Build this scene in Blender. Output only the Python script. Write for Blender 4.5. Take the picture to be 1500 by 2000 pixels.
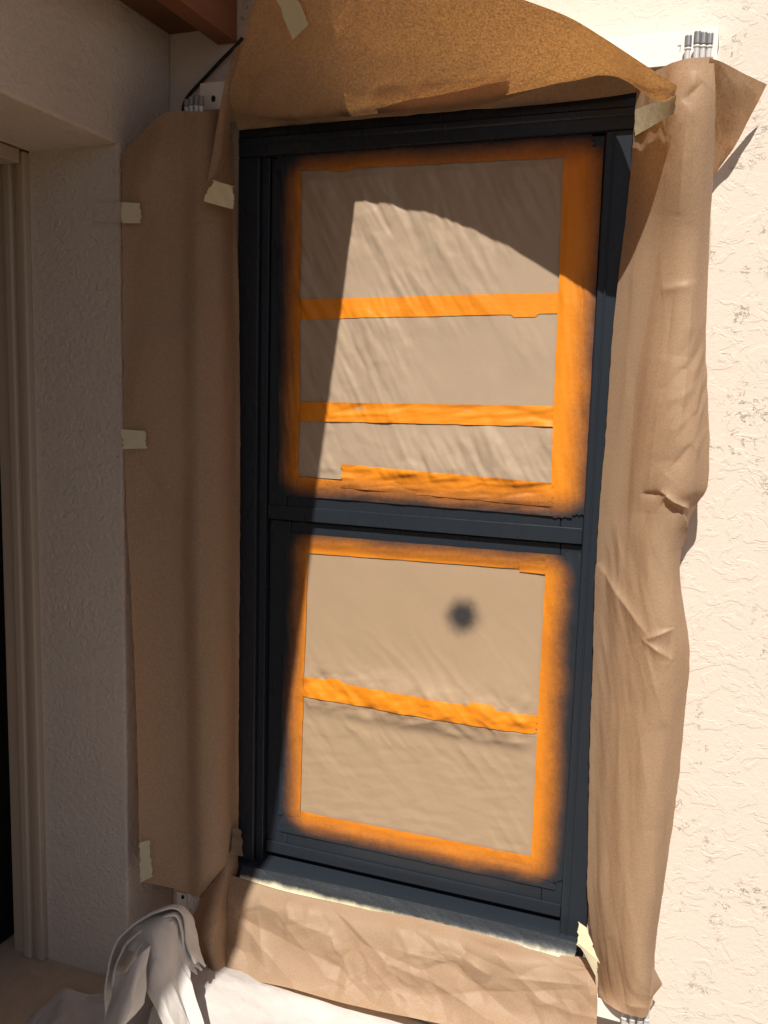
import bpy, bmesh, math, random
import numpy as np
from mathutils import Vector, Matrix

for o in list(bpy.data.objects): bpy.data.objects.remove(o)
scene = bpy.context.scene
COL = scene.collection
rng = random.Random(7)

# ------------------------------------------------------------------ camera
CAM = np.array([0.0, -2.0, 1.5]); FPX = 1726.0
YAW, PITCH, ROLL = math.radians(20.07), math.radians(-7.57), math.radians(1.6)
fw = np.array([-math.sin(YAW)*math.cos(PITCH), math.cos(YAW)*math.cos(PITCH), math.sin(PITCH)])
rt = np.array([math.cos(YAW), math.sin(YAW), 0.0]); up = np.cross(rt, fw)
r2 = math.cos(ROLL)*rt + math.sin(ROLL)*up; u2 = -math.sin(ROLL)*rt + math.cos(ROLL)*up
cam = bpy.data.cameras.new('camera'); camo = bpy.data.objects.new('camera', cam); COL.objects.link(camo)
camo.matrix_world = Matrix(((r2[0], u2[0], -fw[0], CAM[0]), (r2[1], u2[1], -fw[1], CAM[1]), (r2[2], u2[2], -fw[2], CAM[2]), (0, 0, 0, 1)))
cam.sensor_fit = 'HORIZONTAL'; cam.sensor_width = 36; cam.lens = 36*FPX/1500
cam.clip_start = 0.05; cam.clip_end = 1000
scene.camera = camo

# ------------------------------------------------------------------ light
SUNV = Vector((0.124, -0.8, 1.0)).normalized()
w = bpy.data.worlds.new('World'); scene.world = w; w.use_nodes = True
nt = w.node_tree; bg = nt.nodes['Background']
sky = nt.nodes.new('ShaderNodeTexSky'); sky.sky_type = 'NISHITA'; sky.sun_disc = False
sky.sun_elevation = math.asin(SUNV.z); sky.sun_rotation = math.atan2(SUNV.x, SUNV.y)
sky.air_density = 0.6; sky.dust_density = 2.0
nt.links.new(sky.outputs[0], bg.inputs[0]); bg.inputs[1].default_value = 0.05
sl = bpy.data.lights.new('sun', 'SUN'); sl.energy = 5.0; sl.angle = math.radians(0.5); sl.color = (1.0, 0.93, 0.83)
so = bpy.data.objects.new('sun', sl); COL.objects.link(so); so.location = (2, -8, 16)
so.rotation_euler = (-SUNV).to_track_quat('-Z', 'Y').to_euler()
scene.view_settings.view_transform = 'Standard'; scene.view_settings.look = 'None'
scene.view_settings.exposure = 0.22; scene.view_settings.gamma = 1.0

# ------------------------------------------------------------------ helpers: photograph point -> place
def ray(px, py):
    a, b = (px-750)/FPX, (py-1000)/FPX
    return r2*a - u2*b + fw
def at(px, py, Y):            # point seen there on the plane y = Y
    v = ray(px, py); return CAM + v*((Y-CAM[1])/v[1])
def atz(px, py, Z):
    v = ray(px, py); return CAM + v*((Z-CAM[2])/v[2])

def link(o, parent=None):
    COL.objects.link(o)
    if parent is not None: o.parent = parent
    return o
def tag(o, label, cat, group=None, kind=None):
    if label: o['label'] = label
    if cat: o['category'] = cat
    if group: o['group'] = group
    if kind: o['kind'] = kind
    return o
def empty(name, loc=(0, 0, 0)):
    o = bpy.data.objects.new(name, None); o.empty_display_size = .05; COL.objects.link(o); return o
def mesh(name, verts, faces, mat, parent=None, smooth=False):
    me = bpy.data.meshes.new(name); me.from_pydata([tuple(map(float, v)) for v in verts], [], faces); me.update()
    if smooth: me.polygons.foreach_set('use_smooth', [True]*len(me.polygons))
    me.materials.append(mat)
    return link(bpy.data.objects.new(name, me), parent)
def bmobj(name, bm, mat, parent=None, smooth=False):
    me = bpy.data.meshes.new(name); bm.normal_update(); bm.to_mesh(me); bm.free()
    if smooth: me.polygons.foreach_set('use_smooth', [True]*len(me.polygons))
    me.materials.append(mat)
    return link(bpy.data.objects.new(name, me), parent)
def box(name, x0, x1, y0, y1, z0, z1, mat, parent=None, bev=0.002, seg=2):
    bm = bmesh.new(); bmesh.ops.create_cube(bm, size=1)
    for v in bm.verts:
        v.co = Vector(((x0+x1)/2+v.co.x*(x1-x0), (y0+y1)/2+v.co.y*(y1-y0), (z0+z1)/2+v.co.z*(z1-z0)))
    if bev: bmesh.ops.bevel(bm, geom=bm.edges[:], offset=bev, segments=seg, affect='EDGES', profile=.5)
    return bmobj(name, bm, mat, parent)
def extrude_x(name, prof, x0, x1, mat, parent=None, bev=0.0015):   # prof: (y,z) loop swept along x
    bm = bmesh.new(); n = len(prof)
    a = [bm.verts.new((x0, y, z)) for y, z in prof]; b = [bm.verts.new((x1, y, z)) for y, z in prof]
    bm.faces.new(a); bm.faces.new(b[::-1])
    for i in range(n): bm.faces.new((a[i], b[i], b[(i+1) % n], a[(i+1) % n]))
    bmesh.ops.recalc_face_normals(bm, faces=bm.faces[:])
    if bev: bmesh.ops.bevel(bm, geom=bm.edges[:], offset=bev, segments=2, affect='EDGES', profile=.5)
    return bmobj(name, bm, mat, parent)

# ---- numpy noise
def _h(ix, iy, s):
    n = (ix.astype(np.int64)*374761393 + iy.astype(np.int64)*668265263 + s*974634777) & 0xffffffff
    n = ((n ^ (n >> 13))*1274126177) & 0xffffffff
    return ((n ^ (n >> 16)) & 0xffff)/65535.0
def noise(x, y, s=0):
    x = np.asarray(x, float); y = np.asarray(y, float)
    ix = np.floor(x); iy = np.floor(y); fx = x-ix; fy = y-iy
    fx = fx*fx*fx*(fx*(fx*6-15)+10); fy = fy*fy*fy*(fy*(fy*6-15)+10)
    a = _h(ix, iy, s); b = _h(ix+1, iy, s); c = _h(ix, iy+1, s); d = _h(ix+1, iy+1, s)
    return (a*(1-fx)+b*fx)*(1-fy)+(c*(1-fx)+d*fx)*fy
def fbm(x, y, s=0, o=4):
    r = 0; a = .5
    for i in range(o): r = r+a*noise(x*2**i, y*2**i, s+i*17); a *= .5
    return r
def tri(t): return np.abs((t % 1)-.5)*2
def sst(a, b, x):
    t = np.clip((x-a)/(b-a), 0, 1); return t*t*(3-2*t)
def crumple(u, v, s=0, f=9.0, n=5, warp=.9):
    """folded-paper relief: piecewise flat facets meeting in sharp creases, 0..1"""
    r = np.random.RandomState(s); h = 0; tot = 0
    for i in range(n):
        th = r.uniform(0, math.pi); ff = f*r.uniform(.5, 1.7); ph = r.uniform(0, 9)
        t = (u*math.cos(th)+v*math.sin(th))*ff+ph+warp*(noise(u*f*.5+ph, v*f*.5, s+i)-.5)*2
        m = sst(.35, .75, noise(u*f*.45+3*i, v*f*.45+ph, s+50+i))
        a = 1/ff; h = h+a*tri(t)*m; tot += a*.5
    return h/tot

def f1sq(x, y, s):
    """squared distance to the nearest of jittered grid points"""
    ix = np.floor(x); iy = np.floor(y); best = np.full(np.shape(x), 9.0)
    for dx in (-1, 0, 1):
        for dy in (-1, 0, 1):
            cx = ix+dx; cy = iy+dy
            best = np.minimum(best, (cx+_h(cx, cy, s)-x)**2+(cy+_h(cx, cy, s+7)-y)**2)
    return best
def facets(u, v, fu, fv, s=0, ang=0.0, warp=.25):
    """crumpled paper: the difference of two such fields is made of flat facets with sharp ridges and valleys (about -1..1)"""
    c_, s_ = math.cos(ang), math.sin(ang)
    a = (u*c_+v*s_)*fu; b = (-u*s_+v*c_)*fv
    w1 = (noise(a*.8, b*.8, s+3)-.5)*2*warp; w2 = (noise(a*.8+9, b*.8, s+4)-.5)*2*warp
    return f1sq(a+w1, b+w2, s)-f1sq(a*1.07+w2+.31, b*.94+w1+.57, s+31)

def cr(p0, p1, p2, p3, t):
    return .5*((2*p1)+(-p0+p2)*t+(2*p0-5*p1+4*p2-p3)*t*t+(-p0+3*p1-3*p2+p3)*t*t*t)
def spline(P, n):
    """Catmull-Rom through axis 0 of P -> n samples"""
    P = np.asarray(P, float); k = len(P); out = []
    Q = np.concatenate([[2*P[0]-P[1]], P, [2*P[-1]-P[-2]]])
    for t in np.linspace(0, k-1, n):
        i = min(int(t), k-2); out.append(cr(Q[i], Q[i+1], Q[i+2], Q[i+3], t-i))
    return np.array(out)
def lattice(rows, nu, nv):
    A = spline(np.array(rows, float), nv)                    # nv x cols x 3
    return np.transpose(spline(np.transpose(A, (1, 0, 2)), nu), (1, 0, 2))
def to_world(G):
    a = (G[..., 0]-750)/FPX; b = (G[..., 1]-1000)/FPX
    v = a[..., None]*r2-b[..., None]*u2+fw
    return CAM+v*((G[..., 2]-CAM[1])/v[..., 1])[..., None]
def grid_faces(nu, nv, off=0):
    return [(off+j*nu+i, off+j*nu+i+1, off+(j+1)*nu+i+1, off+(j+1)*nu+i) for j in range(nv-1) for i in range(nu-1)]
def normals(P):
    du = np.gradient(P, axis=1); dv = np.gradient(P, axis=0); n = np.cross(du, dv)
    n /= np.linalg.norm(n, axis=2, keepdims=True)+1e-12
    return n*np.sign(((CAM-P)*n).sum(2).mean()+1e-9)
def creasefield(G, creases):
    """creases: (x0,y0,x1,y1,amp_m,width_px,side) sharp folds given where the photograph shows them"""
    h = 0
    for x0, y0, x1, y1, a, wd in creases:
        dx, dy = x1-x0, y1-y0; L2 = dx*dx+dy*dy
        t = ((G[..., 0]-x0)*dx+(G[..., 1]-y0)*dy)/L2
        d = ((G[..., 0]-x0)*dy-(G[..., 1]-y0)*dx)/math.sqrt(L2)
        e = np.clip(1-np.abs(t-.5)*2, -1, 1); e = np.where(e < 0, np.exp(e*2)*0, np.sqrt(np.clip(e, 0, 1)))
        h = h+.6*a*e*np.where(d > 0, np.exp(-np.abs(d)/(wd*1.1)), np.exp(-np.abs(d)/(wd*3.2)))
    return h
def sheet(name, rows, nu, nv, mat, parent=None, disp=None, creases=(), ragged=0.0, seed=0, world=False):
    G = lattice(rows, nu, nv)
    P = G.copy() if world else to_world(G)
    N = normals(P)
    su = np.concatenate([np.zeros((nv, 1)), np.cumsum(np.linalg.norm(np.diff(P, axis=1), axis=2), axis=1)], axis=1)
    sv = np.concatenate([np.zeros((1, nu)), np.cumsum(np.linalg.norm(np.diff(P, axis=0), axis=2), axis=0)], axis=0)
    h = np.zeros(P.shape[:2])
    if disp is not None: h = h+disp(su, sv, G)
    if len(creases): h = h+creasefield(G, creases)
    P = P+N*h[..., None]
    if ragged:
        e = (noise(sv*60, su*0+seed, seed)-.5)*2*ragged
        U = np.linspace(0, 1, nu)[None, :]; k = np.clip(1-np.minimum(U, 1-U)*12, 0, 1)*np.sign(U-.5)
        du = np.gradient(P, axis=1); du /= np.linalg.norm(du, axis=2, keepdims=True)+1e-9
        P = P+du*(e*k)[..., None]
    return mesh(name, P.reshape(-1, 3), grid_faces(nu, nv), mat, parent, True)

# ------------------------------------------------------------------ materials
class NT:
    def __init__(s, name):
        s.m = bpy.data.materials.new(name); s.m.use_nodes = True; s.t = s.m.node_tree
        s.b = s.t.nodes['Principled BSDF']; s.out = s.t.nodes['Material Output']
        s.pos = s.n('ShaderNodeNewGeometry').outputs['Position']
    def n(s, ty, **k):
        o = s.t.nodes.new(ty)
        for a, v in k.items(): setattr(o, a, v)
        return o
    def set(s, sock, v):
        if hasattr(v, 'is_output'): s.t.links.new(v, sock)
        else: sock.default_value = v
    def math(s, op, a, b=0.0, c=None, clamp=False):
        o = s.n('ShaderNodeMath', operation=op, use_clamp=clamp); s.set(o.inputs[0], a); s.set(o.inputs[1], b)
        if c is not None: s.set(o.inputs[2], c)
        return o.outputs[0]
    def sstep(s, v, lo, hi, a=0.0, b=1.0):
        o = s.n('ShaderNodeMapRange', interpolation_type='SMOOTHSTEP'); s.set(o.inputs[0], v)
        o.inputs[1].default_value = lo; o.inputs[2].default_value = hi; o.inputs[3].default_value = a; o.inputs[4].default_value = b
        return o.outputs[0]
    def noise(s, scale, detail=4, rough=.55, dist=0.0, vec=None, stretch=None):
        o = s.n('ShaderNodeTexNoise'); o.inputs['Scale'].default_value = scale; o.inputs['Detail'].default_value = detail
        o.inputs['Roughness'].default_value = rough; o.inputs['Distortion'].default_value = dist
        v = vec or s.pos
        if stretch:
            mp = s.n('ShaderNodeMapping'); mp.inputs['Scale'].default_value = stretch; s.t.links.new(v, mp.inputs[0]); v = mp.outputs[0]
        s.t.links.new(v, o.inputs['Vector']); return o.outputs[0]
    def mix(s, f, a, b, blend='MIX'):
        o = s.n('ShaderNodeMix', data_type='RGBA', blend_type=blend); s.set(o.inputs[0], f); s.set(o.inputs[6], a); s.set(o.inputs[7], b)
        return o.outputs[2]
    def xyz(s):
        o = s.n('ShaderNodeSeparateXYZ'); s.t.links.new(s.pos, o.inputs[0]); return o.outputs
    def rect_sdf(s, x0, x1, z0, z1, r):
        X = s.xyz(); cx, cz, hx, hz = (x0+x1)/2, (z0+z1)/2, (x1-x0)/2-r, (z1-z0)/2-r
        qx = s.math('SUBTRACT', s.math('ABSOLUTE', s.math('SUBTRACT', X[0], cx)), hx)
        qz = s.math('SUBTRACT', s.math('ABSOLUTE', s.math('SUBTRACT', X[2], cz)), hz)
        ax, az = s.math('MAXIMUM', qx, 0.0), s.math('MAXIMUM', qz, 0.0)
        ln = s.math('SQRT', s.math('ADD', s.math('MULTIPLY', ax, ax), s.math('MULTIPLY', az, az)))
        return s.math('SUBTRACT', s.math('ADD', ln, s.math('MINIMUM', s.math('MAXIMUM', qx, qz), 0.0)), r)
    def bump(s, h, strength, dist, prev=None):
        o = s.n('ShaderNodeBump'); o.inputs['Strength'].default_value = strength; o.inputs['Distance'].default_value = dist
        s.t.links.new(h, o.inputs['Height'])
        if prev is not None: s.t.links.new(prev, o.inputs['Normal'])
        return o.outputs[0]
    def fin(s, color=None, rough=None, normal=None, spec=None):
        if color is not None: s.set(s.b.inputs['Base Color'], color)
        if rough is not None: s.set(s.b.inputs['Roughness'], rough)
        if spec is not None: s.b.inputs['Specular IOR Level'].default_value = spec
        if normal is not None: s.t.links.new(normal, s.b.inputs['Normal'])
        return s.m
BLACK = (0.017, 0.023, 0.032, 1)
def c4(r, g, b): return (r, g, b, 1)

def spray(k, rect, lo, hi, r=.05, wob=.006):
    """share of black overspray: 0 inside the clean rectangle, 1 outside"""
    d = k.rect_sdf(*rect, r)
    d = k.math('ADD', d, k.math('MULTIPLY', k.math('SUBTRACT', k.noise(4.5, 2), .5), wob*7))
    d = k.math('ADD', d, k.math('MULTIPLY', k.math('SUBTRACT', k.noise(38, 4, .7), .5), wob*2))
    m = k.sstep(d, lo, hi)
    g = k.math('ADD', k.math('SUBTRACT', k.noise(650, 2, .7), .5), k.math('MULTIPLY', k.math('SUBTRACT', k.noise(120, 4, .7), .5), .6))
    edge = k.math('MULTIPLY', k.math('MULTIPLY', m, k.math('SUBTRACT', 1.0, m)), 4.0)
    return k.math('ADD', m, k.math('MULTIPLY', g, k.math('MULTIPLY', edge, .55)), clamp=True)

def m_stucco(name, col, scale=1.0, strength=1.0, dist=.0016, cracks=1.0, plates=.30, peb=.45):
    k = NT(name)
    patch = k.noise(15*scale, 5, .62, .8, stretch=(1, 1, 1.3))
    plate = k.sstep(patch, .49, .56)
    n2 = k.noise(26*scale, 6, .66, 1.0, stretch=(.8, .8, 1.3))
    crack = k.sstep(k.math('ABSOLUTE', k.math('SUBTRACT', n2, .5)), .016, .0, 0.0, 1.0)
    fade = k.sstep(k.noise(6*scale, 3, .6), .50, .66)
    fade2 = k.sstep(k.noise(30*scale, 3, .6), .48, .60)
    crack = k.math('MULTIPLY', k.math('MULTIPLY', crack, fade), fade2)
    h = k.math('ADD', k.math('MULTIPLY', plate, plates), k.math('MULTIPLY', crack, -cracks))
    h = k.math('ADD', h, k.math('MULTIPLY', k.noise(300*scale, 4, .75), .22))
    h = k.math('ADD', h, k.math('MULTIPLY', k.noise(70*scale, 5, .65), peb))
    tone = k.mix(k.math('MULTIPLY', k.noise(2.2, 4), .5), c4(*col), c4(col[0]*.92, col[1]*.90, col[2]*.87))
    spk = k.sstep(k.noise(75, 2, .5), .80, .84)
    tone = k.mix(k.math('MULTIPLY', spk, .5), tone, c4(col[0]*.45, col[1]*.4, col[2]*.35))
    return k.fin(tone, .9, k.bump(h, strength, dist), .2)

def m_paper(name, col=(.46, .325, .215), trans=.30, tcol=(.60, .285, .085), rect=None, lo=0, hi=.03, inv=False, dot=None, gloss=.52, fold=1.0, box2=None):
    k = NT(name)
    fib = k.noise(260, 5, .75); cloud = k.noise(14, 4, .6); fine = k.noise(1100, 2, .6)
    c = k.mix(k.math('MULTIPLY', fib, .45), c4(*[v*1.05 for v in col]), c4(*[v*.88 for v in col]))
    c = k.mix(k.math('MULTIPLY', cloud, .35), c, c4(col[0]*.80, col[1]*.78, col[2]*.75))
    mask = None
    if rect:
        mask = spray(k, rect, lo, hi, .03, .006)
        if inv: mask = k.math('SUBTRACT', 1.0, mask)
    if dot:
        X = k.xyz(); dx = k.math('SUBTRACT', X[0], dot[0]); dz = k.math('SUBTRACT', X[2], dot[1])
        d = k.math('SQRT', k.math('ADD', k.math('MULTIPLY', dx, dx), k.math('MULTIPLY', k.math('MULTIPLY', dz, dz), .9)))
        d = k.math('ADD', d, k.math('MULTIPLY', k.math('SUBTRACT', k.noise(30, 5, .65), .5), .022))
        dm = k.sstep(d, .060, .012, 0.0, 1.0)
        dm = k.math('MULTIPLY', dm, k.math('ADD', .80, k.math('MULTIPLY', k.noise(700, 2), .35)), clamp=True)
        dm = k.math('MULTIPLY', dm, .96)
        mask = dm if mask is None else k.math('MAXIMUM', mask, dm)
    if mask is not None: c = k.mix(mask, c, BLACK)
    h = k.math('ADD', k.math('MULTIPLY', k.noise(42, 5, .6, .4), fold), k.math('MULTIPLY', fib, .05))
    k.fin(c, gloss, k.bump(h, .12, .004), .35)
    if trans:
        tr = k.n('ShaderNodeBsdfTranslucent')
        mot = k.sstep(k.math('ADD', k.math('MULTIPLY', k.noise(215, 4, .8, .6), .75), k.math('MULTIPLY', k.noise(420, 2), .25)),   .40, .60)
        tc = k.mix(mot, c4(*[v*.50 for v in tcol]), c4(*[min(1, v*1.50) for v in tcol]))
        if mask is not None: tc = k.mix(mask, tc, BLACK)
        k.set(tr.inputs[0], tc)
        mx = k.n('ShaderNodeMixShader'); mx.inputs[0].default_value = trans
        k.t.links.new(k.b.outputs[0], mx.inputs[1]); k.t.links.new(tr.outputs[0], mx.inputs[2]); k.t.links.new(mx.outputs[0], k.out.inputs[0])
    return k.m

def m_tape(name, col, rect=None, lo=-.02, hi=.03, inv=False, along=(1, 1, 1), band=None):
    k = NT(name)
    f = k.noise(320, 4, .7, stretch=along); cl = k.noise(40, 3, .6)
    c = k.mix(f, c4(*[v*1.06 for v in col]), c4(*[v*.86 for v in col]))
    c = k.mix(k.math('MULTIPLY', cl, .3), c, c4(col[0]*.85, col[1]*.75, col[2]*.65))
    mask = None
    if rect: mask = spray(k, rect, lo, hi)
    if inv: mask = k.math('SUBTRACT', 1.0, mask)
    if mask is not None: c = k.mix(mask, c, BLACK)
    h = k.math('ADD', k.noise(90, 4, .6), k.math('MULTIPLY', f, .35))
    return k.fin(c, .5, k.bump(h, .30, .0025), .35)

def m_black(name, rough=.27):
    k = NT(name)
    st = k.noise(30, 3, .6, stretch=(1, 1, .12))
    fine = k.noise(500, 2, .6)
    c = k.mix(k.math('MULTIPLY', k.noise(7, 4, .65), .7), BLACK, c4(.022, .028, .037))
    dust = k.sstep(k.noise(160, 2, .5), .76, .80)
    c = k.mix(k.math('MULTIPLY', dust, .35), c, c4(.18, .18, .18))
    h = k.math('ADD', k.math('MULTIPLY', st, .6), k.math('MULTIPLY', fine, .3))
    r = k.math('ADD', rough-.08, k.math('MULTIPLY', k.noise(22, 3, .6, stretch=(1, 1, .2)), .18))
    return k.fin(c, r, k.bump(h, .25, .0012), .32)

def m_plain(name, col, rough=.6, var=.15, sc=20, metal=0.0, bump=.0, bs=200, stretch=None, spec=.4):
    k = NT(name)
    c = k.mix(k.noise(sc, 5, .6, stretch=stretch), c4(*[v*(1+var) for v in col]), c4(*[v*(1-var) for v in col]))
    k.b.inputs['Metallic'].default_value = metal
    return k.fin(c, rough, k.bump(k.noise(bs, 4, .65, stretch=stretch), 1.0, bump) if bump else None, spec)

STUC = (.745, .660, .585)
M_wall = m_stucco('stucco_sunlit', STUC, 1.0, 1.0, .0026, .95, .22)
M_pwall = m_stucco('stucco_porch', STUC, .95, 1.0, .0085, .0, .12, 1.2)
M_black = m_black('black_window_paint')
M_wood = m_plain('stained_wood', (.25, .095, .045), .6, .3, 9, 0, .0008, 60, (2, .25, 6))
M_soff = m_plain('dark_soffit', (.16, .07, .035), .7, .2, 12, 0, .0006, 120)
M_trim = m_plain('beige_door_trim', (.50, .41, .32), .55, .06, 14, 0, .0005, 90, (6, 6, .5))
M_doorshade = m_plain('doorway_shade', (.012, .010, .009), .5, .2, 10)  # shade of the unlit interior put into the colour
M_conc = m_plain('porch_concrete', (.56, .44, .32), .9, .22, 30, 0, .0015, 240)
M_ground = m_plain('dry_soil', (.075, .055, .030), .95, .35, 6, 0, .01, 40)
M_alu = m_plain('white_aluminium', (.80, .79, .76), .4, .03, 30)
M_alus = m_plain('grey_roller', (.30, .30, .31), .45, .1, 60, .6)
M_steel = m_plain('pin_metal', (.72, .72, .72), .35, .06, 80, .3)
M_hole = m_plain('dark_hole', (.02, .017, .014), .8)
M_cable = m_plain('black_cable', (.012, .012, .012), .5)
M_glass = m_plain('window_glass', (.02, .022, .025), .05, .02)
M_roof = m_plain('roof_deck', (.30, .20, .14), .8, .15, 20)

# ------------------------------------------------------------------ setting
FZ = -0.05
g = mesh('ground', [(-80, -120, FZ-.03), (80, -120, FZ-.03), (80, 40, FZ-.03), (-80, 40, FZ-.03)], [(0, 1, 2, 3)], M_ground); g['kind'] = 'structure'
pf = box('porch_floor', -2.6, -.5, -2.6, -.001, FZ-.12, FZ, M_conc, None, .004); pf['kind'] = 'structure'

# main stucco wall with the window opening
WX0, WX1, WZ0, WZ1 = -1.129, -.19, .175, 2.145
def ring_wall():
    xs = [-1.345, WX0, WX1, 7.0]; zs = [FZ-.1, WZ0, WZ1, 3.4]; V = []; F = []
    def q(*p): F.append(tuple(range(len(V), len(V)+4))); V.extend(p)
    for i in range(3):
        for j in range(3):
            if i == 1 and j == 1: continue
            q((xs[i], 0, zs[j]), (xs[i+1], 0, zs[j]), (xs[i+1], 0, zs[j+1]), (xs[i], 0, zs[j+1]))
    d = .2
    q((WX0, 0, WZ0), (WX0, 0, WZ1), (WX0, d, WZ1), (WX0, d, WZ0)); q((WX1, 0, WZ1), (WX1, 0, WZ0), (WX1, d, WZ0), (WX1, d, WZ1))
    q((WX1, 0, WZ0), (WX0, 0, WZ0), (WX0, d, WZ0), (WX1, d, WZ0)); q((WX0, 0, WZ1), (WX1, 0, WZ1), (WX1, d, WZ1), (WX0, d, WZ1))
    x0, x1, z0, z1 = xs[0], xs[3], zs[0], zs[3]
    q((x0, d, z1), (x1, d, z1), (x1, d, z0), (x0, d, z0)); q((x0, 0, z1), (x1, 0, z1), (x1, d, z1), (x0, d, z1)); q((x1, 0, z0), (x1, d, z0), (x1, d, z1), (x1, 0, z1))
    return V, F
V, F = ring_wall()
o = mesh('house_wall', V, F, M_wall); tag(o, 'sunlit peach stucco house wall around the masked window', 'wall')

# porch side wall with the door opening
YA, LX, HEADZ = -.211, -1.332, 2.058
pw = empty('porch_wall'); tag(pw, 'shaded stucco side wall with a recessed doorway left of the window', 'wall')
bm = bmesh.new()
prof = [(-.0005, FZ), (-.0005, 2.38), (-5.2, 2.38), (-5.2, FZ), (-1.25, FZ), (-1.25, HEADZ), (YA, HEADZ), (YA, FZ)]
a = [bm.verts.new((LX, y, z)) for y, z in prof]; b = [bm.verts.new((LX-.26, y, z)) for y, z in prof]
bm.faces.new(a); bm.faces.new(b[::-1])
for i in range(8): bm.faces.new((a[i], b[i], b[(i+1) % 8], a[(i+1) % 8]))
bmesh.ops.recalc_face_normals(bm, faces=bm.faces[:])
bmesh.ops.bevel(bm, geom=[e for e in bm.edges if all(abs(v.co.x-LX) < 1e-4 for v in e.verts)], offset=.007, segments=3, affect='EDGES', profile=.5)
bmobj('wall', bm, M_pwall, pw)

box('wall_core', -2.4, LX-.2605, -5.2, -.001, HEADZ+.002, 2.371, M_pwall, pw, 0)
box('wall_core', -2.4, LX-.2605, YA+.07, -.001, FZ+.001, HEADZ+.0015, M_pwall, pw, 0)

# eave over the porch
ev = empty('porch_eave'); tag(ev, 'brown wooden porch eave with fascia board above the doorway', 'eave')
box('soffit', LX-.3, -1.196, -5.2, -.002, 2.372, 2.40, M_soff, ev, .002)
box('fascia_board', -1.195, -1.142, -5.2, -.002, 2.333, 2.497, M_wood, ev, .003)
XE = -.823+.124*(2.50-1.947)
box('roof_deck', -2.4, XE, -5.4, -.002, 2.50, 2.56, M_roof, ev, .002)

# door frame, and a near-black panel in place of the unlit doorway interior
df = empty('door_frame'); tag(df, 'beige ribbed door frame at the far left of the porch', 'door frame')
bxl = lambda px: at(px, 1000, YA)[0]
e0, e1, e2, e3, e4 = bxl(8), bxl(34), bxl(50), bxl(59), bxl(73)
box('flat_board', e0, e1, YA-.010, YA+.06, FZ+.001, HEADZ-.002, M_trim, df, .003)
box('moulding', e1+.0005, e2, YA-.024, YA+.05, FZ+.001, HEADZ-.002, M_trim, df, .006, 3)
box('groove_board', e2+.0005, e3, YA-.008, YA+.05, FZ+.001, HEADZ-.002, M_trim, df, .001)
box('moulding', e3+.0005, e4, YA-.020, YA+.05, FZ+.001, HEADZ-.002, M_trim, df, .006, 3)
box('head_board', e0, e4, -1.25, YA-.03, HEADZ-.035, HEADZ-.002, M_trim, df, .003)
o = empty('doorway_shade_panel'); tag(o, 'near-black panel standing in for the unlit open doorway behind the beige frame', 'door')
box('shade_panel', e0-.09, e0-.05, -1.25, YA+.05, FZ+.005, HEADZ-.004, M_doorshade, o, .003)

# ------------------------------------------------------------------ window
win = empty('window'); tag(win, 'tall single hung window freshly painted black, masked with paper and tape', 'window')
FY, LY = -.018, .010            # frame face, lower sash face (upper sash face is y = 0)
box('frame_head', WX0+.001, WX1-.001, FY, .12, 2.062, WZ1-.001, M_black, win, .003)
extrude_x('head_lip', [(FY-.006, 2.092), (FY-.006, 2.104), (FY-.0005, 2.108), (FY-.0005, 2.088)], WX0+.004, WX1-.004, M_black, win)
box('frame_jamb', WX0+.001, -1.070, FY, .12, .225, 2.0615, M_black, win, .003)
box('frame_jamb', -1.0695, -1.048, -.006, .12, .225, 2.0615, M_black, win, .002)
box('frame_jamb', -.2515, WX1-.001, FY, .12, .225, 2.0615, M_black, win, .003)
box('jamb_groove_lip', -.2365, -.2325, FY-.004, FY+.002, .225, 2.0615, M_black, win, .001)
extrude_x('sill', [(.12, .262), (.03, .262), (.026, .255), (-.030, .243), (-.034, .222), (-.052, .217), (-.055, .195), (.12, .19)], WX0+.0015, WX1-.0015, M_black, win, .003)
def sash(name, x0, x1, z0, z1, y, wl, wr, wt, wb, d=.03):
    s = empty(name); s.parent = win
    box('stile', x0, x0+wl, y, y+d, z0, z1, M_black, s, .003)
    box('stile', x1-wr, x1, y, y+d, z0, z1, M_black, s, .003)
    box('top_rail', x0+wl+.0003, x1-wr-.0003, y, y+d, z1-wt, z1, M_black, s, .003)
    box('bottom_rail', x0+wl+.0003, x1-wr-.0003, y, y+d, z0, z0+wb, M_black, s, .003)
    box('pane', x0+wl-.008, x1-wr+.008, y+.014, y+.02, z0+wb-.008, z1-wt+.008, M_glass, s, 0)
    return s
UX0, UX1, UZ0, UZ1 = -1.046, -.253, 1.178, 2.060
LX0, LX1, LZ0, LZ1 = -1.046, -.253, .268, 1.175
us = sash('upper_sash', UX0, UX1, UZ0, UZ1, 0.0, .052, .052, .028, .10)
box('meeting_rail', UX0+.001, UX1-.001, -.004, .0, 1.178, 1.2145, M_black, us, .002)
lsb = sash('lower_sash', LX0, LX1, LZ0, LZ1, LY, .060, .050, .040, .085)
box('bottom_lip', LX0+.002, LX1-.002, LY-.007, LY-.0003, LZ0+.004, LZ0+.036, M_black, lsb, .002)

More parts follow.
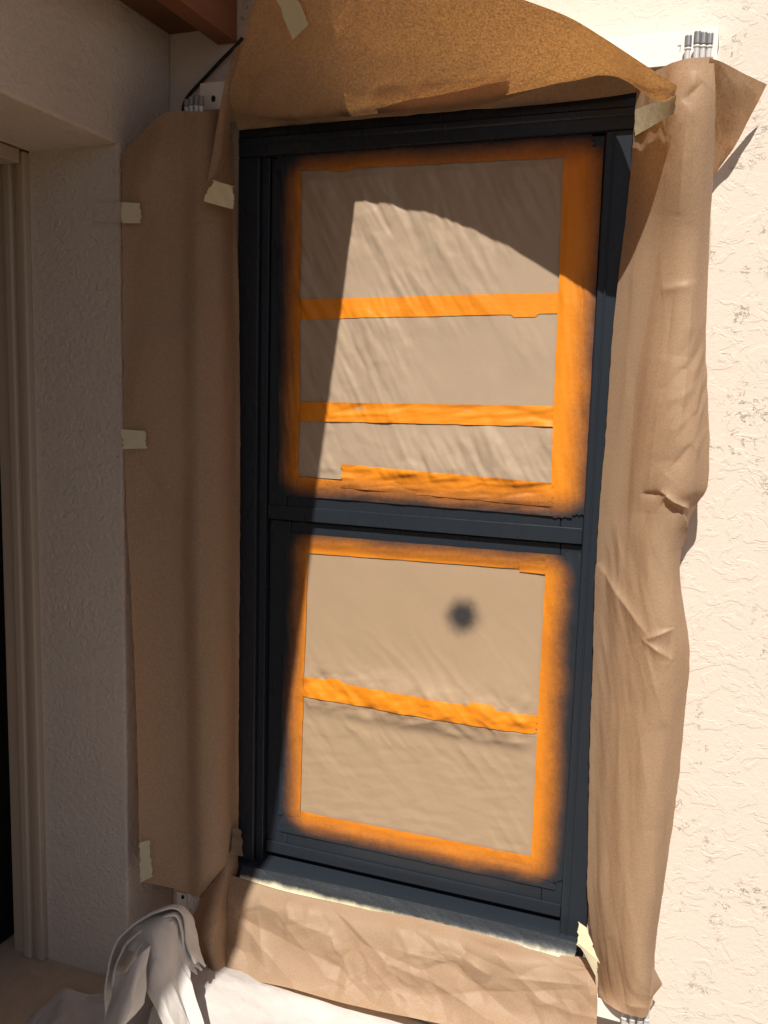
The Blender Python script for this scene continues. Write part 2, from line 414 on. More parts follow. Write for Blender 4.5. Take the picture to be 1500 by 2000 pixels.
# ------------------------------------------------------------------ masking on the panes
def P(px, py, Y): return at(px, py, Y)
UR = (at(566, 640, 0)[0], at(1156, 640, 0)[0], at(830, 970, 0)[2], at(830, 303, 0)[2])          # clean (unsprayed) part, upper sash
LR = (at(574, 1350, LY)[0], at(1094, 1350, LY)[0], at(830, 1662, LY)[2], at(830, 1070, LY)[2])
UG = (-.985, -.318, 1.287, 2.030); LG = (-.972, -.318, .365, 1.125)                              # glass openings
def inside(x, z, R): return np.minimum(np.minimum(x-R[0], R[1]-x), np.minimum(z-R[2], R[3]-z))
def w_up(x, z):
    s = x*.86+z*.51; t = x*.51-z*.86
    wq = (fbm(x*5, z*5, 3)-.5)*.10
    m1 = sst(.30, .62, fbm(x*5+3, z*4, 31, 2)+.12)
    h = m1*(.0072*(facets(s+wq*.5, t, 14, 2.2, 11, 0, .1)+.5)+.0042*(facets(s+wq*.4, t, 36, 5, 21, 0, .1)+.5)+.0018*facets(s, t, 70, 14, 22, .1, .1)+.0016*facets(x, z, 30, 26, 23, .2, .1))
    low = sst(1.50, 1.36, z)
    h = h+low*(.0022*facets(s, t, 20, 8, 5)+.0012*facets(x, z, 34, 26, 6, .9)+.002)
    h = h+.0020*(facets(x, z, 24, 7, 45, .55)+.6)*sst(.35, .6, fbm(x*4, z*4, 46, 2)+.08)
    h = h+.0016*fbm(x*9, z*9, 41)
    return h*sst(0, .03, inside(x, z, UG))
def w_low(x, z):
    zt = .665-.02*(x+.65)                                     # tape between the two sheets
    up_ = z > zt
    b1 = np.exp(-((x+.62)/.17)**2-((z-.745)/.055)**2)*.013
    b2 = np.exp(-((x+.42)/.10)**2-((z-.80)/.10)**2)*.007
    s = x*.72+z*.69; t = x*.69-z*.72
    wq = (fbm(x*6, z*6, 7)-.5)*.08
    n1 = fbm((s+wq)*17, t*3, 61, 3); r1 = np.clip(1-np.abs(n1-.45)*4, 0, 1)
    near = np.exp(-np.abs(z-.72)/.11)
    a = b1+b2+.0050*r1*near+(.0075*facets(x, z, 11, 17, 9, .25)+.0035*facets(x, z, 26, 34, 10, .5)+.004)*np.exp(-((z-.735)/.065)**2)+.0020*fbm(x*10, z*5, 71)
    n2 = fbm((s+wq)*24, t*2.6, 81, 3); r2_ = np.clip(1-np.abs(n2-.45)*4, 0, 1)
    b = .0030*facets(s, t, 18, 3, 83, 0, .1)*np.exp(-(zt-z)/.12)+.0012*facets(x, z, 16, 40, 84, .1, .1)+.0042*r2_*np.exp(-(zt-z)/.07)+.0030*r2_*np.exp(-((x+.36)**2+(z-.43)**2)/.006)+.0016*fbm(x*8, z*12, 91)
    k = sst(zt-.02, zt+.02, z)
    return (a*k+b*(1-k))*sst(0, .05, inside(x, z, LG))*(.45+.55*sst(.0, .03, np.abs(z-zt)))
def surf(which, x, z):
    if which == 'u': return 0.0+.004*sst(0, .022, inside(x, z, UG))-w_up(x, z)
    return LY+.004*sst(0, .022, inside(x, z, LG))-w_low(x, z)

M_pu = m_paper('masking_paper_upper', trans=.05, rect=UR, lo=-.01, hi=.04, col=(.45, .345, .25), gloss=.31, fold=.5)
dotp = at(903, 1203, LY)
M_pl = m_paper('masking_paper_lower', trans=.05, rect=LR, lo=-.01, hi=.04, col=(.43, .31, .205), gloss=.40, fold=.4, dot=(dotp[0], dotp[2]))
def pane_paper(name, which, x0, x1, z0, z1, off, mat):
    nx, nz = int((x1-x0)/.0035), int((z1-z0)/.0035)
    x, z = np.meshgrid(np.linspace(x0, x1, nx), np.linspace(z0, z1, nz))
    y = surf(which, x, z)-off
    return mesh(name, np.stack([x, y, z], -1).reshape(-1, 3), grid_faces(nx, nz), mat, None, True)
zu1 = at(830, 600, 0)[2]; zu2 = at(830, 806, 0)[2]
tag(pane_paper('pane_paper', 'u', UG[0]+.004, UG[1]-.004, zu1-.01, UG[3]-.004, .0010, M_pu), 'smooth brown paper sheet at the top of the upper window sash', 'paper')
tag(pane_paper('pane_paper', 'u', UG[0]+.004, UG[1]-.004, zu2-.01, zu1+.01, .0014, M_pu), 'brown paper sheet between the two orange bands of the upper sash', 'paper')
tag(pane_paper('pane_paper', 'u', UG[0]+.004, UG[1]-.004, UG[2]+.003, zu2+.01, .0018, M_pu), 'narrow crinkled brown paper sheet at the bottom of the upper sash', 'paper')
zl = at(818, 1376, LY)[2]
tag(pane_paper('pane_paper', 'l', LG[0]+.004, LG[1]-.004, zl-.035, LG[3]-.004, .0014, M_pl), 'brown paper sheet with a black spray spot in the lower sash', 'paper')
tag(pane_paper('pane_paper', 'l', LG[0]+.004, LG[1]-.004, LG[2]+.003, zl-.015, .0010, M_pl), 'plain brown paper sheet at the bottom of the lower sash', 'paper')

ORANGE = (.82, .272, .014)
M_tu = m_tape('orange_tape_upper', ORANGE, UR, -.055, .030)
M_tl = m_tape('orange_tape_lower', ORANGE, LR, -.058, .030)
def tape(which, q, off, label, mat=None, tear=.004, wr=.0, seed=0, name='orange_tape', tabs=()):
    """strip on a sash; q = TL,TR,BR,BL; follows the folds of the paper below it"""
    Y = 0.0 if which == 'u' else LY
    c = [at(x, y, Y) for x, y in q]
    L = max(np.linalg.norm(c[1]-c[0]), np.linalg.norm(c[3]-c[0])); wd = min(np.linalg.norm(c[1]-c[0]), np.linalg.norm(c[3]-c[0]))
    horiz = np.linalg.norm(c[1]-c[0]) > np.linalg.norm(c[3]-c[0])
    nl, nw = max(int(L/.0035), 12), max(int(wd/.0030), 10)
    nu, nv = (nl, nw) if horiz else (nw, nl)
    u, v = np.meshgrid(np.linspace(0, 1, nu), np.linspace(0, 1, nv))
    l_, a_ = (u, v) if horiz else (v, u)                         # along, across
    jag = (noise(a_*9, a_*0+seed, seed)-.5)*2*tear/L
    e = np.clip(1-np.minimum(l_, 1-l_)*14, 0, 1)*np.sign(l_-.5); l2 = l_+jag*e
    ed = (noise(l_*L*40, l_*0+seed+.5, seed+3)-.5)*.0016/wd; a2 = a_+ed*(a_-.5)*2
    for t0, t1, s_, amt in tabs:                                   # torn tabs along one edge
        k = sst(t0, t0+.012, l_)*sst(t1, t1-.012, l_); a2 = a2+np.where((a_ > .5) == (s_ > 0), 1, 0)*k*s_*amt/wd*np.abs(a_-.5)*2
    u2_, v2_ = (l2, a2) if horiz else (a2, l2)
    c0, c1, c2, c3 = [k[None, None, :] for k in c]
    Q = (c0*(1-u2_[..., None])+c1*u2_[..., None])*(1-v2_[..., None])+(c3*(1-u2_[..., None])+c2*u2_[..., None])*v2_[..., None]
    x, z = Q[..., 0], Q[..., 2]
    y = surf(which, x, z)-off-.0012*0
    if wr: y = y-wr*(facets(x, z, *((11, 60) if horiz else (60, 11)), seed+200, .12)+.45)
    y = y-.0006*fbm(x*60, z*60, seed)
    o = mesh(name, np.stack([x, y, z], -1).reshape(-1, 3), grid_faces(nu, nv), mat or (M_tu if which == 'u' else M_tl), None, True)
    return tag(o, label, 'tape')
tape('u', [(542, 298), (1160, 262), (1158, 305), (542, 337)], .0032, 'orange tape along the top of the upper sash, in shade', seed=1, tabs=[(.18, .26, 1, .006)], wr=.0012)
tape('u', [(548, 318), (590, 330), (586, 945), (546, 950)], .0036, 'dark sprayed orange tape down the left side of the upper sash', seed=2, wr=.003)
tape('u', [(1102, 284), (1150, 281), (1118, 1012), (1074, 1008)], .0044, 'bright orange tape down the right side of the upper sash', seed=3, wr=.0016)
tape('u', [(1143, 288), (1180, 285), (1141, 1004), (1113, 1008)], .0038, 'blackened tape strip at the right stile of the upper sash', seed=4, wr=.0025)
tape('u', [(585, 585), (1094, 571), (1092, 612), (585, 624)], .0026, 'upper of the two orange tape bands across the upper sash paper', seed=5, tabs=[(.83, .93, 1, .007)])
tape('u', [(585, 785), (1084, 793), (1082, 833), (585, 822)], .0026, 'lower of the two orange tape bands across the upper sash paper', seed=6, wr=.003)
tape('u', [(546, 928), (1112, 976), (1112, 1010), (546, 966)], .0034, 'sprayed orange tape along the bottom edge of the upper sash', seed=7, wr=.002)
tape('u', [(669, 906), (1080, 943), (1080, 990), (669, 952)], .0042, 'wrinkled short orange tape at the bottom right of the upper sash', seed=8, wr=.004)
tape('l', [(560, 1040), (1108, 1085), (1108, 1118), (560, 1077)], .0032, 'orange tape along the top of the lower sash under the meeting rail', seed=9, wr=.001)
tape('l', [(575, 1045), (656, 1050), (655, 1082), (575, 1079)], .0040, 'short orange tape end at the top left of the lower sash', seed=10)
tape('l', [(1010, 1080), (1070, 1084), (1068, 1122), (1014, 1116)], .0040, 'short orange tape end at the top right of the lower sash', seed=11, wr=.002)
tape('l', [(562, 1062), (603, 1066), (586, 1596), (546, 1588)], .0042, 'orange tape down the left side of the lower sash', seed=12, wr=.0018)
tape('l', [(1067, 1088), (1108, 1092), (1080, 1722), (1036, 1712)], .0048, 'bright orange tape down the right side of the lower sash', seed=13, wr=.0015)
tape('l', [(1102, 1075), (1136, 1080), (1112, 1715), (1074, 1722)], .0040, 'blackened tape strip at the right stile of the lower sash', seed=14, wr=.0018)
tape('l', [(586, 1319), (1052, 1397), (1047, 1433), (586, 1357)], .0028, 'orange tape band across the middle of the lower sash paper', seed=15, tabs=[(.12, .20, -1, .008), (.73, .84, -1, .012)], wr=.0012)
tape('l', [(552, 1578), (1088, 1682), (1082, 1736), (548, 1622)], .0036, 'orange tape along the bottom of the lower sash', seed=16, wr=.0012)

# ------------------------------------------------------------------ storm shutter tracks and folded shutters
def track(name, z0, z1, label, up_, xl):
    t = empty(name); tag(t, label, 'track')
    y = -.10
    box('front_face', xl, -.040, y, y+.004, z0, z1, M_alu, t, .001)
    zt = z1-.004 if up_ else z0
    box('flange', xl, -.040, y+.0042, -.001, zt, zt+.004, M_alu, t, 0)
    box('wall_leg', xl, -.040, -.005, -.0012, z0+.0005 if up_ else z0+.0045, z1-.0045 if up_ else z1, M_alu, t, 0)
    for px in (-.62, -.175, -1.14):
        bm = bmesh.new()
        bmesh.ops.create_cone(bm, cap_ends=True, segments=14, radius1=.0065, radius2=.0045, depth=.006)
        for v in bm.verts: v.co = Vector((px+v.co.x, -.05+v.co.y, (zt-.003 if up_ else zt+.007)+v.co.z))
        bmobj('bolt_head', bm, M_steel, t, False)
    return t
TT0, TT1, BT0, BT1 = 2.152, 2.213, .118, .162
top = track('shutter_track', TT0, TT1, 'white metal shutter track along the wall above the window', True, -1.185)
bot = track('shutter_track', BT0, BT1, 'white metal shutter track along the wall below the window sill', False, -1.256)
def hole(px, py, Y, r, parent):
    c = at(px, py, Y); bm = bmesh.new()
    bmesh.ops.create_cone(bm, cap_ends=True, segments=16, radius1=r, radius2=r, depth=.001)
    for v in bm.verts: v.co = Vector((c[0]+v.co.x*.75, Y-.0006+v.co.z, c[2]+v.co.y))
    return bmobj('bolt_hole', bm, M_hole, parent)
hole(417, 193, -.10, .0075, top); hole(357, 1752, -.10, .006, bot)
def tick(pts, parent):                                            # pencil mark on the track
    q = [at(x, y, -.1008) for x, y in pts]
    for a, b in zip(q, q[1:]):
        box('pencil_mark', min(a[0], b[0])-.0006, max(a[0], b[0])+.0006, -.1009, -.1003, min(a[2], b[2])-.0006, max(a[2], b[2])+.0006, M_alus, parent, 0)
tick([(1324, 89), (1330, 88)], top); tick([(1329, 89), (1328, 100)], top)

def rod(name, x, y, z0, z1, r, mat, parent, seg=14):
    bm = bmesh.new(); bmesh.ops.create_cone(bm, cap_ends=True, segments=seg, radius1=r, radius2=r, depth=z1-z0)
    es = [e for e in bm.edges if abs(e.verts[0].co.z-e.verts[1].co.z) < 1e-6]
    bmesh.ops.bevel(bm, geom=es, offset=r*.35, segments=2, affect='EDGES', profile=.5)
    for v in bm.verts: v.co += Vector((x, y, (z0+z1)/2))
    return bmobj(name, bm, mat, parent, False)
def shutter(label, pins_top, pins_bot, x0, x1, yb, cap):
    s = empty('folded_shutter'); tag(s, label, 'shutter')
    for px, pt, pb, Y in pins_top:
        a = at(px, pt, Y); b = at(px, pb, Y)
        m = a[2]-(a[2]-b[2])*cap
        rod('pin', a[0], Y, b[2]-.03, m-.0006, .0052, M_steel, s); rod('pin_collar', a[0], Y, m-.006, m-.0003, .0068, M_steel, s)
        rod('roller', a[0], Y, m, a[2], .0068, M_alus, s)
    for px, pt, pb, Y in pins_bot:
        a = at(px, pt, Y); b = at(px, pb, Y)
        rod('pin', a[0], Y, b[2], a[2]+.012, .0058, M_steel, s); rod('pin_collar', a[0], Y, (a[2]+b[2])/2, (a[2]+b[2])/2+.007, .0072, M_steel, s)
    n = 5
    for i in range(n):
        x = x0+(x1-x0)*i/(n-1)
        box('blade', x-.006, x+.006, yb, -.012, .172, 2.155, M_alu, s, .002)
    return s
shutter('folded white storm shutter with grey rollers under the right paper drape',
        [(1345, 69, 118, -.122), (1363, 61, 116, -.126), (1375, 63, 115, -.122), (1387, 65, 114, -.118)],
        [(1220, 1972, 2010, -.112), (1236, 1976, 2012, -.114), (1251, 1978, 2014, -.112), (1264, 1974, 2014, -.110)], -.135, -.06, -.05, .48)
shutter('folded white storm shutter under the shaded left paper drape',
        [(365, 194, 218, -.135), (374, 189, 218, -.138), (384, 187, 218, -.14), (393, 188, 219, -.14)],
        [(370, 1742, 1778, -.118), (376, 1744, 1774, -.12), (382, 1746, 1774, -.12), (388, 1748, 1770, -.12)], -1.25, -1.165, -.05, .6)

# ------------------------------------------------------------------ brown paper drapes
FR = (-1.118, -.215, .205, 2.106)
M_pap = m_paper('kraft_paper')
M_papl = m_paper('kraft_paper_left', rect=(-1.088, -.215, .205, 2.128), lo=.0, hi=.016, inv=True)
M_papf = m_paper('kraft_paper_sprayed', rect=FR, lo=.0, hi=.022, inv=True)

# left drape: from the porch corner, over the shutter, to the window frame
YL = [-.222, -.200, -.175, -.150, -.145, -.105, -.032]
def lrow(py, xs, dY=0.0): return [(x, y if isinstance(py, (list, tuple)) else y, Y) for x, y, Y in zip(xs, py if isinstance(py, (list, tuple)) else [py]*7, [k+dY*b for k, b in zip(YL, (0, .6, 1, .6, .2, .2, 0))])]
rowsL = [lrow([292, 262, 226, 217, 217, 222, 262], [246, 276, 312, 352, 392, 425, 452], -.02),
         lrow([330, 318, 305, 300, 300, 300, 310], [239, 275, 312, 352, 392, 428, 458], -.03),
         lrow(430, [239, 275, 312, 352, 389, 430, 461], -.005), lrow(560, [240, 275, 312, 352, 388, 432, 466]),
         lrow(720, [241, 276, 313, 353, 388, 434, 468], -.01), lrow(860, [243, 278, 315, 354, 388, 434, 469], -.01),
         lrow(1000, [247, 282, 318, 355, 388, 434, 469], .01), lrow(1150, [255, 288, 322, 357, 390, 434, 468], .02),
         lrow(1300, [262, 294, 327, 360, 392, 435, 467], .03), lrow(1450, [268, 298, 330, 362, 394, 436, 466], .03),
         lrow(1580, [271, 301, 332, 364, 395, 437, 466], .02), lrow([1670, 1672, 1676, 1682, 1684, 1676, 1660], [273, 303, 334, 366, 397, 436, 464], .01),
         lrow([1722, 1727, 1734, 1743, 1750, 1700, 1672], [274, 304, 336, 364, 388, 432, 462], .0)]
def dl(u, v, G):
    x, y = G[..., 0], G[..., 1]
    h = .010*(fbm(u*7+v*1.5, v*1.3, 101, 3)-.45)+.004*(fbm(u*16, v*5, 102, 3)-.45)
    h = h+.0040*facets(u, v, 9, 4, 103, .5)*sst(950, 500, y)+.0035*facets(u, v, 8, 2.2, 104, .1)
    k = sst(0, .03, u)*sst(1.0, .97, np.linspace(0, 1, u.shape[1])[None, :]*np.ones_like(u))
    return h*k
o = sheet('paper_drape', rowsL, 90, 480, M_papl, None, dl, [(262, 890, 350, 1010, -.016, 14), (300, 1000, 345, 1500, .012, 16), (388, 560, 392, 1250, .004, 5),
     (392, 745, 300, 800, -.006, 12), (270, 640, 400, 655, .003, 10), (380, 420, 460, 445, -.004, 6), (395, 470, 466, 500, -.004, 6)], .0012, 3)
tag(o, 'long shaded brown paper drape taped to the porch wall left of the window', 'paper')

# loose triangular paper at the lower left corner of the window
rowsT = [[(452, 1640, -.05), (458, 1652, -.046), (464, 1668, -.040), (466, 1690, -.036)],
         [(428, 1702, -.10), (438, 1712, -.105), (448, 1720, -.09), (459, 1735, -.055)],
         [(396, 1752, -.14), (414, 1766, -.165), (434, 1776, -.145), (456, 1790, -.075)],
         [(374, 1806, -.16), (402, 1822, -.19), (428, 1828, -.165), (455, 1838, -.085)],
         [(384, 1850, -.17), (408, 1862, -.20), (432, 1866, -.175), (456, 1870, -.10)],
         [(398, 1892, -.18), (416, 1898, -.21), (436, 1902, -.185), (458, 1906, -.11)]]
o = sheet('paper_drape', rowsT, 50, 120, M_pap, None, lambda u, v, G: (.006*facets(u, v, 16, 7, 111, .25))*sst(1640, 1740, G[..., 1]), [(448, 1690, 405, 1870, .010, 7), (456, 1700, 440, 1880, -.010, 5)], .001, 5)
tag(o, 'loose triangle of brown paper hanging at the lower left window corner', 'paper')

# right drape over the folded shutter
def rrow(ys, xl, xr, Y, bulge=0.0):
    f = (0, .22, .45, .66, .86, 1.0)
    if not isinstance(ys, (list, tuple)): ys = [ys]*6
    return [(xl+(xr-xl)*k, y, Yk+bulge*b) for k, y, Yk, b in zip(f, ys, Y, (0, .4, 1, 1, .6, .2))]
YR = [-.040, -.085, -.122, -.142, -.135, -.095]
YRt = [-.055, -.125, -.180, -.195, -.190, -.165]
rowsR = [rrow([158, 140, 124, 115, 112, 112], 1246, 1390, YRt), rrow([215, 206, 200, 198, 196, 195], 1241, 1396, YRt),
         rrow([335, 334, 333, 332, 332, 332], 1232, 1393, [-.046, -.105, -.155, -.172, -.165, -.12]), rrow(480, 1216, 1385, YR), rrow(640, 1198, 1379, YR), rrow(760, 1189, 1382, YR, -.01), rrow(860, 1182, 1386, YR, -.015),
         rrow(950, 1174, 1382, YR, -.015), rrow([1005, 1000, 998, 990, 985, 985], 1170, 1362, YR, -.005), rrow(1045, 1167, 1338, YR), rrow(1130, 1163, 1331, YR), rrow(1210, 1160, 1342, YR, -.006), rrow(1285, 1158, 1349, YR, -.006),
         rrow(1420, 1153, 1335, YR), rrow(1560, 1150, 1320, YR), rrow(1680, 1148, 1305, YR), rrow(1745, 1147, 1296, YR), rrow([1850, 1850, 1850, 1850, 1848, 1846], 1158, 1280, YR), rrow([1926, 1928, 1928, 1926, 1922, 1915], 1167, 1279, YR),
         rrow([1945, 1966, 1979, 1984, 1985, 1962], 1172, 1274, [-.10, -.125, -.135, -.135, -.132, -.12])]
def dr(u, v, G):
    x, y = G[..., 0], G[..., 1]
    fold = fbm(u*13+v*.7, v*.8, 121, 2)-.4
    h = .012*fold*sst(100, 420, y)
    up_ = sst(1080, 980, y); dn = 1-up_
    zone = sst(.40, .60, fbm(u*7+2, v*3.0, 124, 2))*sst(1255, 1300, x)
    h = h+up_*(.0052*facets(u, v, 13, 2.6, 123, .05, .08)+.0045*zone*facets(u, v, 32, 17, 126, .5, .1))
    h = h+dn*(.0042*facets(u, v, 13, 1.5, 127, -.12, .08)+.0016*facets(u, v, 38, 7, 129, -.30, .1)*sst(1560, 1250, y)+.0012*facets(u, v, 40, 12, 130, -.1, .1))
    e = np.linspace(0, 1, u.shape[1])[None, :]*np.ones_like(u)
    return h*(.25+.75*sst(0, .12, e))
crR = [(1252, 964, 1304, 966, -.016, 4), (1290, 958, 1344, 994, .022, 5), (1296, 976, 1338, 1004, -.020, 5), (1328, 982, 1344, 1070, .018, 4), (1300, 925, 1350, 870, -.008, 6), (1290, 566, 1362, 553, .010, 5),
       (1352, 560, 1340, 720, .008, 6), (1345, 700, 1318, 900, .010, 7), (1318, 560, 1300, 700, -.006, 7), (1262, 1000, 1290, 760, .006, 12),
       (1166, 1100, 1275, 1252, .015, 7), (1256, 1250, 1318, 1226, .014, 4), (1258, 1248, 1314, 1290, .014, 4), (1311, 1222, 1307, 1296, -.010, 4), (1260, 1255, 1300, 1420, .009, 8), (1245, 1380, 1275, 1620, .007, 9), (1208, 1100, 1215, 1800, .006, 14),
       (1360, 140, 1350, 440, .008, 7), (1332, 196, 1374, 160, -.008, 6), (1345, 200, 1326, 420, .008, 10), (1275, 1620, 1282, 1890, .006, 5), (1195, 1830, 1226, 1985, -.009, 7), (1214, 1960, 1266, 1968, .006, 4)]
o = sheet('paper_drape', rowsR, 110, 640, M_pap, None, dr, crR, .0012, 9)
tag(o, 'long sunlit crumpled brown paper drape right of the window', 'paper')
sheet('folded_corner', [[(1386, 113, -.185), (1412, 122, -.150), (1445, 140, -.110), (1478, 155, -.072), (1499, 165, -.050)],
                        [(1386, 160, -.140), (1410, 165, -.128), (1440, 178, -.098), (1465, 190, -.066), (1482, 197, -.048)],
                        [(1388, 215, -.110), (1406, 220, -.095), (1428, 228, -.075), (1448, 236, -.055), (1460, 242, -.042)],
                        [(1386, 275, -.070), (1398, 277, -.062), (1410, 280, -.052), (1422, 284, -.044), (1432, 290, -.036)],
                        [(1382, 345, -.040), (1386, 345, -.036), (1390, 343, -.032), (1396, 340, -.028), (1400, 336, -.024)]], 60, 80, M_pap, o,
      lambda u, v, G: .0035*facets(u, v, 16, 12, 131, .3))
sheet('torn_corner', [[(1272, 1880, -.11), (1280, 1895, -.10), (1294, 1922, -.085)], [(1270, 1915, -.12), (1279, 1922, -.11), (1290, 1928, -.09)], [(1266, 1950, -.125), (1272, 1948, -.12), (1277, 1944, -.11)]], 16, 20, M_pap, o)

# paper over the window head
rowsH = [[(462, 206, -.082), (600, 194, -.082), (760, 183, -.082), (950, 168, -.082), (1100, 153, -.082), (1243, 137, -.082)],
         [(462, 226, -.064), (600, 211, -.064), (760, 199, -.064), (950, 184, -.064), (1100, 169, -.064), (1243, 153, -.064)],
         [(466, 256, -.036), (600, 243, -.036), (760, 230, -.036), (950, 214, -.036), (1100, 200, -.036), (1243, 182, -.036)]]
o = sheet('paper_strip', rowsH, 220, 40, M_papf, None, lambda u, v, G: -.005*crumple(u, v, 141, 9, 5), (), 0, 2)
tag(o, 'shaded brown paper strip along the black window head under the flap', 'paper')

# the flap that stands out over the window like an awning
def W(x, y, z): return (x, y, z)
free = [(0, 0, 0), (0, 0, 0), (-.773, -.320, 2.347), (-.638, -.320, 2.321), (-.514, -.320, 2.279), (-.395, -.317, 2.225), (-.295, -.323, 2.177), (-.231, -.323, 2.136), (-.159, -.312, 2.088), tuple(at(1323, 168, -.232))]
low = [tuple(at(*q)) for q in [(464, 252, -.036), (560, 240, -.036), (700, 228, -.036), (800, 222, -.036), (900, 214, -.036), (985, 194, -.060), (1100, 157, -.103), (1200, 150, -.103), (1282, 196, -.165), (1316, 190, -.215)]]
low[6] = (low[6][0], -.084, 2.1455); low[7] = (low[7][0], -.084, 2.1455)
free[0] = tuple(at(488, 30, -.24)); free[1] = tuple(at(535, -70, -.30))
q1 = [tuple(at(*q)) for q in [(456, 178, -.114), (555, 200, -.114), (695, 196, -.115), (800, 186, -.116), (900, 174, -.118), (1000, 158, -.122)]]
def lerp(a, b, t): return tuple(np.array(a)*(1-t)+np.array(b)*t)
q1 += [lerp(low[i], free[i], .25) for i in range(6, 10)]
q1[6] = (low[6][0], -.108, 2.147); q1[7] = (low[7][0], -.109, 2.147)
q2 = [lerp(a, b, .35) for a, b in zip(q1, free)]; q3 = [lerp(a, b, .7) for a, b in zip(q1, free)]
def df_(u, v, G):
    U = np.linspace(0, 1, u.shape[1])[None, :]*np.ones_like(u); Vv = np.linspace(0, 1, u.shape[0])[:, None]*np.ones_like(u)
    h = .007*(facets(u, v, 7, 12, 151, .3)+.8)*sst(.6, .1, Vv)*sst(0, .2, Vv)+.004*(fbm(u*8, v*8, 152)-.3)*sst(.15, .4, Vv)
    h = h+.016*(facets(u, v, 6, 10, 155, .9, .1)+.8)*sst(.35, .1, U)*sst(0, .2, Vv)
    return h*sst(.0, .06, 1-Vv)*(.3+.7*sst(0, .05, 1-U))
o = sheet('paper_flap', [low, q1, q2, q3, free], 240, 120, M_papf, None, df_, (), .0, 4, world=True)
tag(o, 'glowing brown paper flap standing out over the window top like an awning', 'paper')
# a second layer lies on the sunny side of its lower hem, so that part does not glow
LG_ = lattice([low, q1, q2, q3, free], 240, 120); NG_ = normals(LG_)
sub = LG_[4:40, 62:132]-NG_[4:40, 62:132]*.006
mesh('doubled_hem', sub.reshape(-1, 3), grid_faces(70, 36), M_pap, o, True)
# its left edge hangs down beside the frame
sheet('hanging_edge', [[(470, 85, -.15), (463, 90, -.145), (456, 96, -.14)], [(459, 165, -.10), (450, 168, -.125), (437, 172, -.14)], [(450, 235, -.095), (438, 240, -.130), (424, 246, -.145)],
                       [(446, 290, -.095), (432, 298, -.135), (414, 306, -.15)], [(434, 330, -.12), (420, 342, -.14), (404, 356, -.152)]], 20, 60, M_pap, o, lambda u, v, G: .003*(crumple(u, v, 161, 8, 3)-.5))

# apron under the sill
rowsA = [[(452, 1710, -.072), (560, 1738, -.072), (690, 1766, -.072), (830, 1796, -.074), (970, 1832, -.075), (1080, 1862, -.076), (1150, 1870, -.078)],
         [(446, 1750, -.100), (558, 1776, -.105), (688, 1806, -.11), (828, 1838, -.115), (968, 1872, -.11), (1080, 1898, -.105), (1162, 1890, -.105)],
         [(444, 1808, -.110), (556, 1830, -.125), (686, 1862, -.135), (826, 1890, -.135), (966, 1918, -.125), (1082, 1936, -.115), (1168, 1935, -.125)],
         [(440, 1860, -.135), (552, 1880, -.145), (684, 1912, -.15), (824, 1940, -.145), (966, 1965, -.14), (1082, 1985, -.13), (1166, 1985, -.14)],
         [(425, 1905, -.17), (548, 1926, -.18), (682, 1962, -.185), (824, 1992, -.18), (968, 2020, -.17), (1084, 2040, -.16), (1164, 2040, -.16)]]
def da(u, v, G):
    h = .021*facets(u, v, 4.6, 12, 171, .36, .3)+.0075*facets(u, v, 20, 24, 172, .6, .3)*sst(.35, .6, fbm(u*5, v*6, 174, 2)+.08)+.012*(fbm(u*5+v*6, v*9-u*2, 173, 2)-.4)
    Vv = np.linspace(0, 1, u.shape[0])[:, None]
    return h*sst(0, .25, Vv)
o = sheet('paper_apron', rowsA, 340, 120, M_pap, None, da, [(640, 1815, 690, 1920, .018, 9), (560, 1790, 650, 1830, .012, 8), (760, 1850, 900, 1890, .014, 9), (905, 1870, 960, 1905, .015, 8), (980, 1905, 1150, 1925, .012, 8), (500, 1780, 520, 1900, .014, 8), (800, 1945, 1150, 1930, -.010, 12)], .0, 6)
tag(o, 'crumpled brown paper apron hanging below the window sill', 'paper')

# ------------------------------------------------------------------ cream masking tape
CREAM = (.72, .66, .46)
M_cr = m_tape('cream_tape', CREAM)
M_crs = m_tape('cream_tape_sprayed', CREAM, (-1.105, -.235, .2, 2.1), -.004, .012, True)
def patch(name, q, label, mat=None, n=18, m=14, wr=.0015, seed=0, tear=.003, cat='tape'):
    """a torn piece of tape, q = TL,TR,BR,BL as (px,py,Y)"""
    c = [np.array(k, float) for k in q]; u, v = np.meshgrid(np.linspace(0, 1, n), np.linspace(0, 1, m))
    G = (c[0]*(1-u[..., None])+c[1]*u[..., None])*(1-v[..., None])+(c[3]*(1-u[..., None])+c[2]*u[..., None])*v[..., None]
    Pw = to_world(G); N = normals(Pw)
    Pw = Pw+N*(wr*(crumple(Pw[..., 0], Pw[..., 2]+Pw[..., 1], seed+300, 22, 4)-.2))[..., None]
    du = Pw[:, -1:, :]-Pw[:, :1, :]; du /= np.linalg.norm(du, axis=2, keepdims=True)
    e = (noise(v*11, v*0+seed, seed)-.5)*2*tear*np.clip(1-np.minimum(u, 1-u)*6, 0, 1)*np.sign(u-.5)
    Pw = Pw+du*e[..., None]
    return tag(mesh(name, Pw.reshape(-1, 3), grid_faces(n, m), mat or M_cr, None, True), label, cat)
patch('cream_tape', [(184, 396, -.2145), (240, 395, -.2145), (240, 435, -.2145), (186, 434, -.2145)], 'stuccoed cream tape end flat on the porch wall jamb', M_pwall, seed=1, wr=.0008)
patch('cream_tape', [(238, 395, -.232), (274, 397, -.222), (275, 436, -.222), (238, 436, -.232)], 'cream tape square holding the left drape near its top', seed=2)
patch('cream_tape', [(236, 838, -.226), (284, 842, -.216), (286, 876, -.216), (242, 877, -.226)], 'cream tape tab at mid height of the left drape', seed=3)
patch('cream_tape', [(272, 1646, -.222), (292, 1640, -.214), (298, 1712, -.212), (274, 1724, -.222)], 'cream tape strip at the foot of the left drape', seed=4)
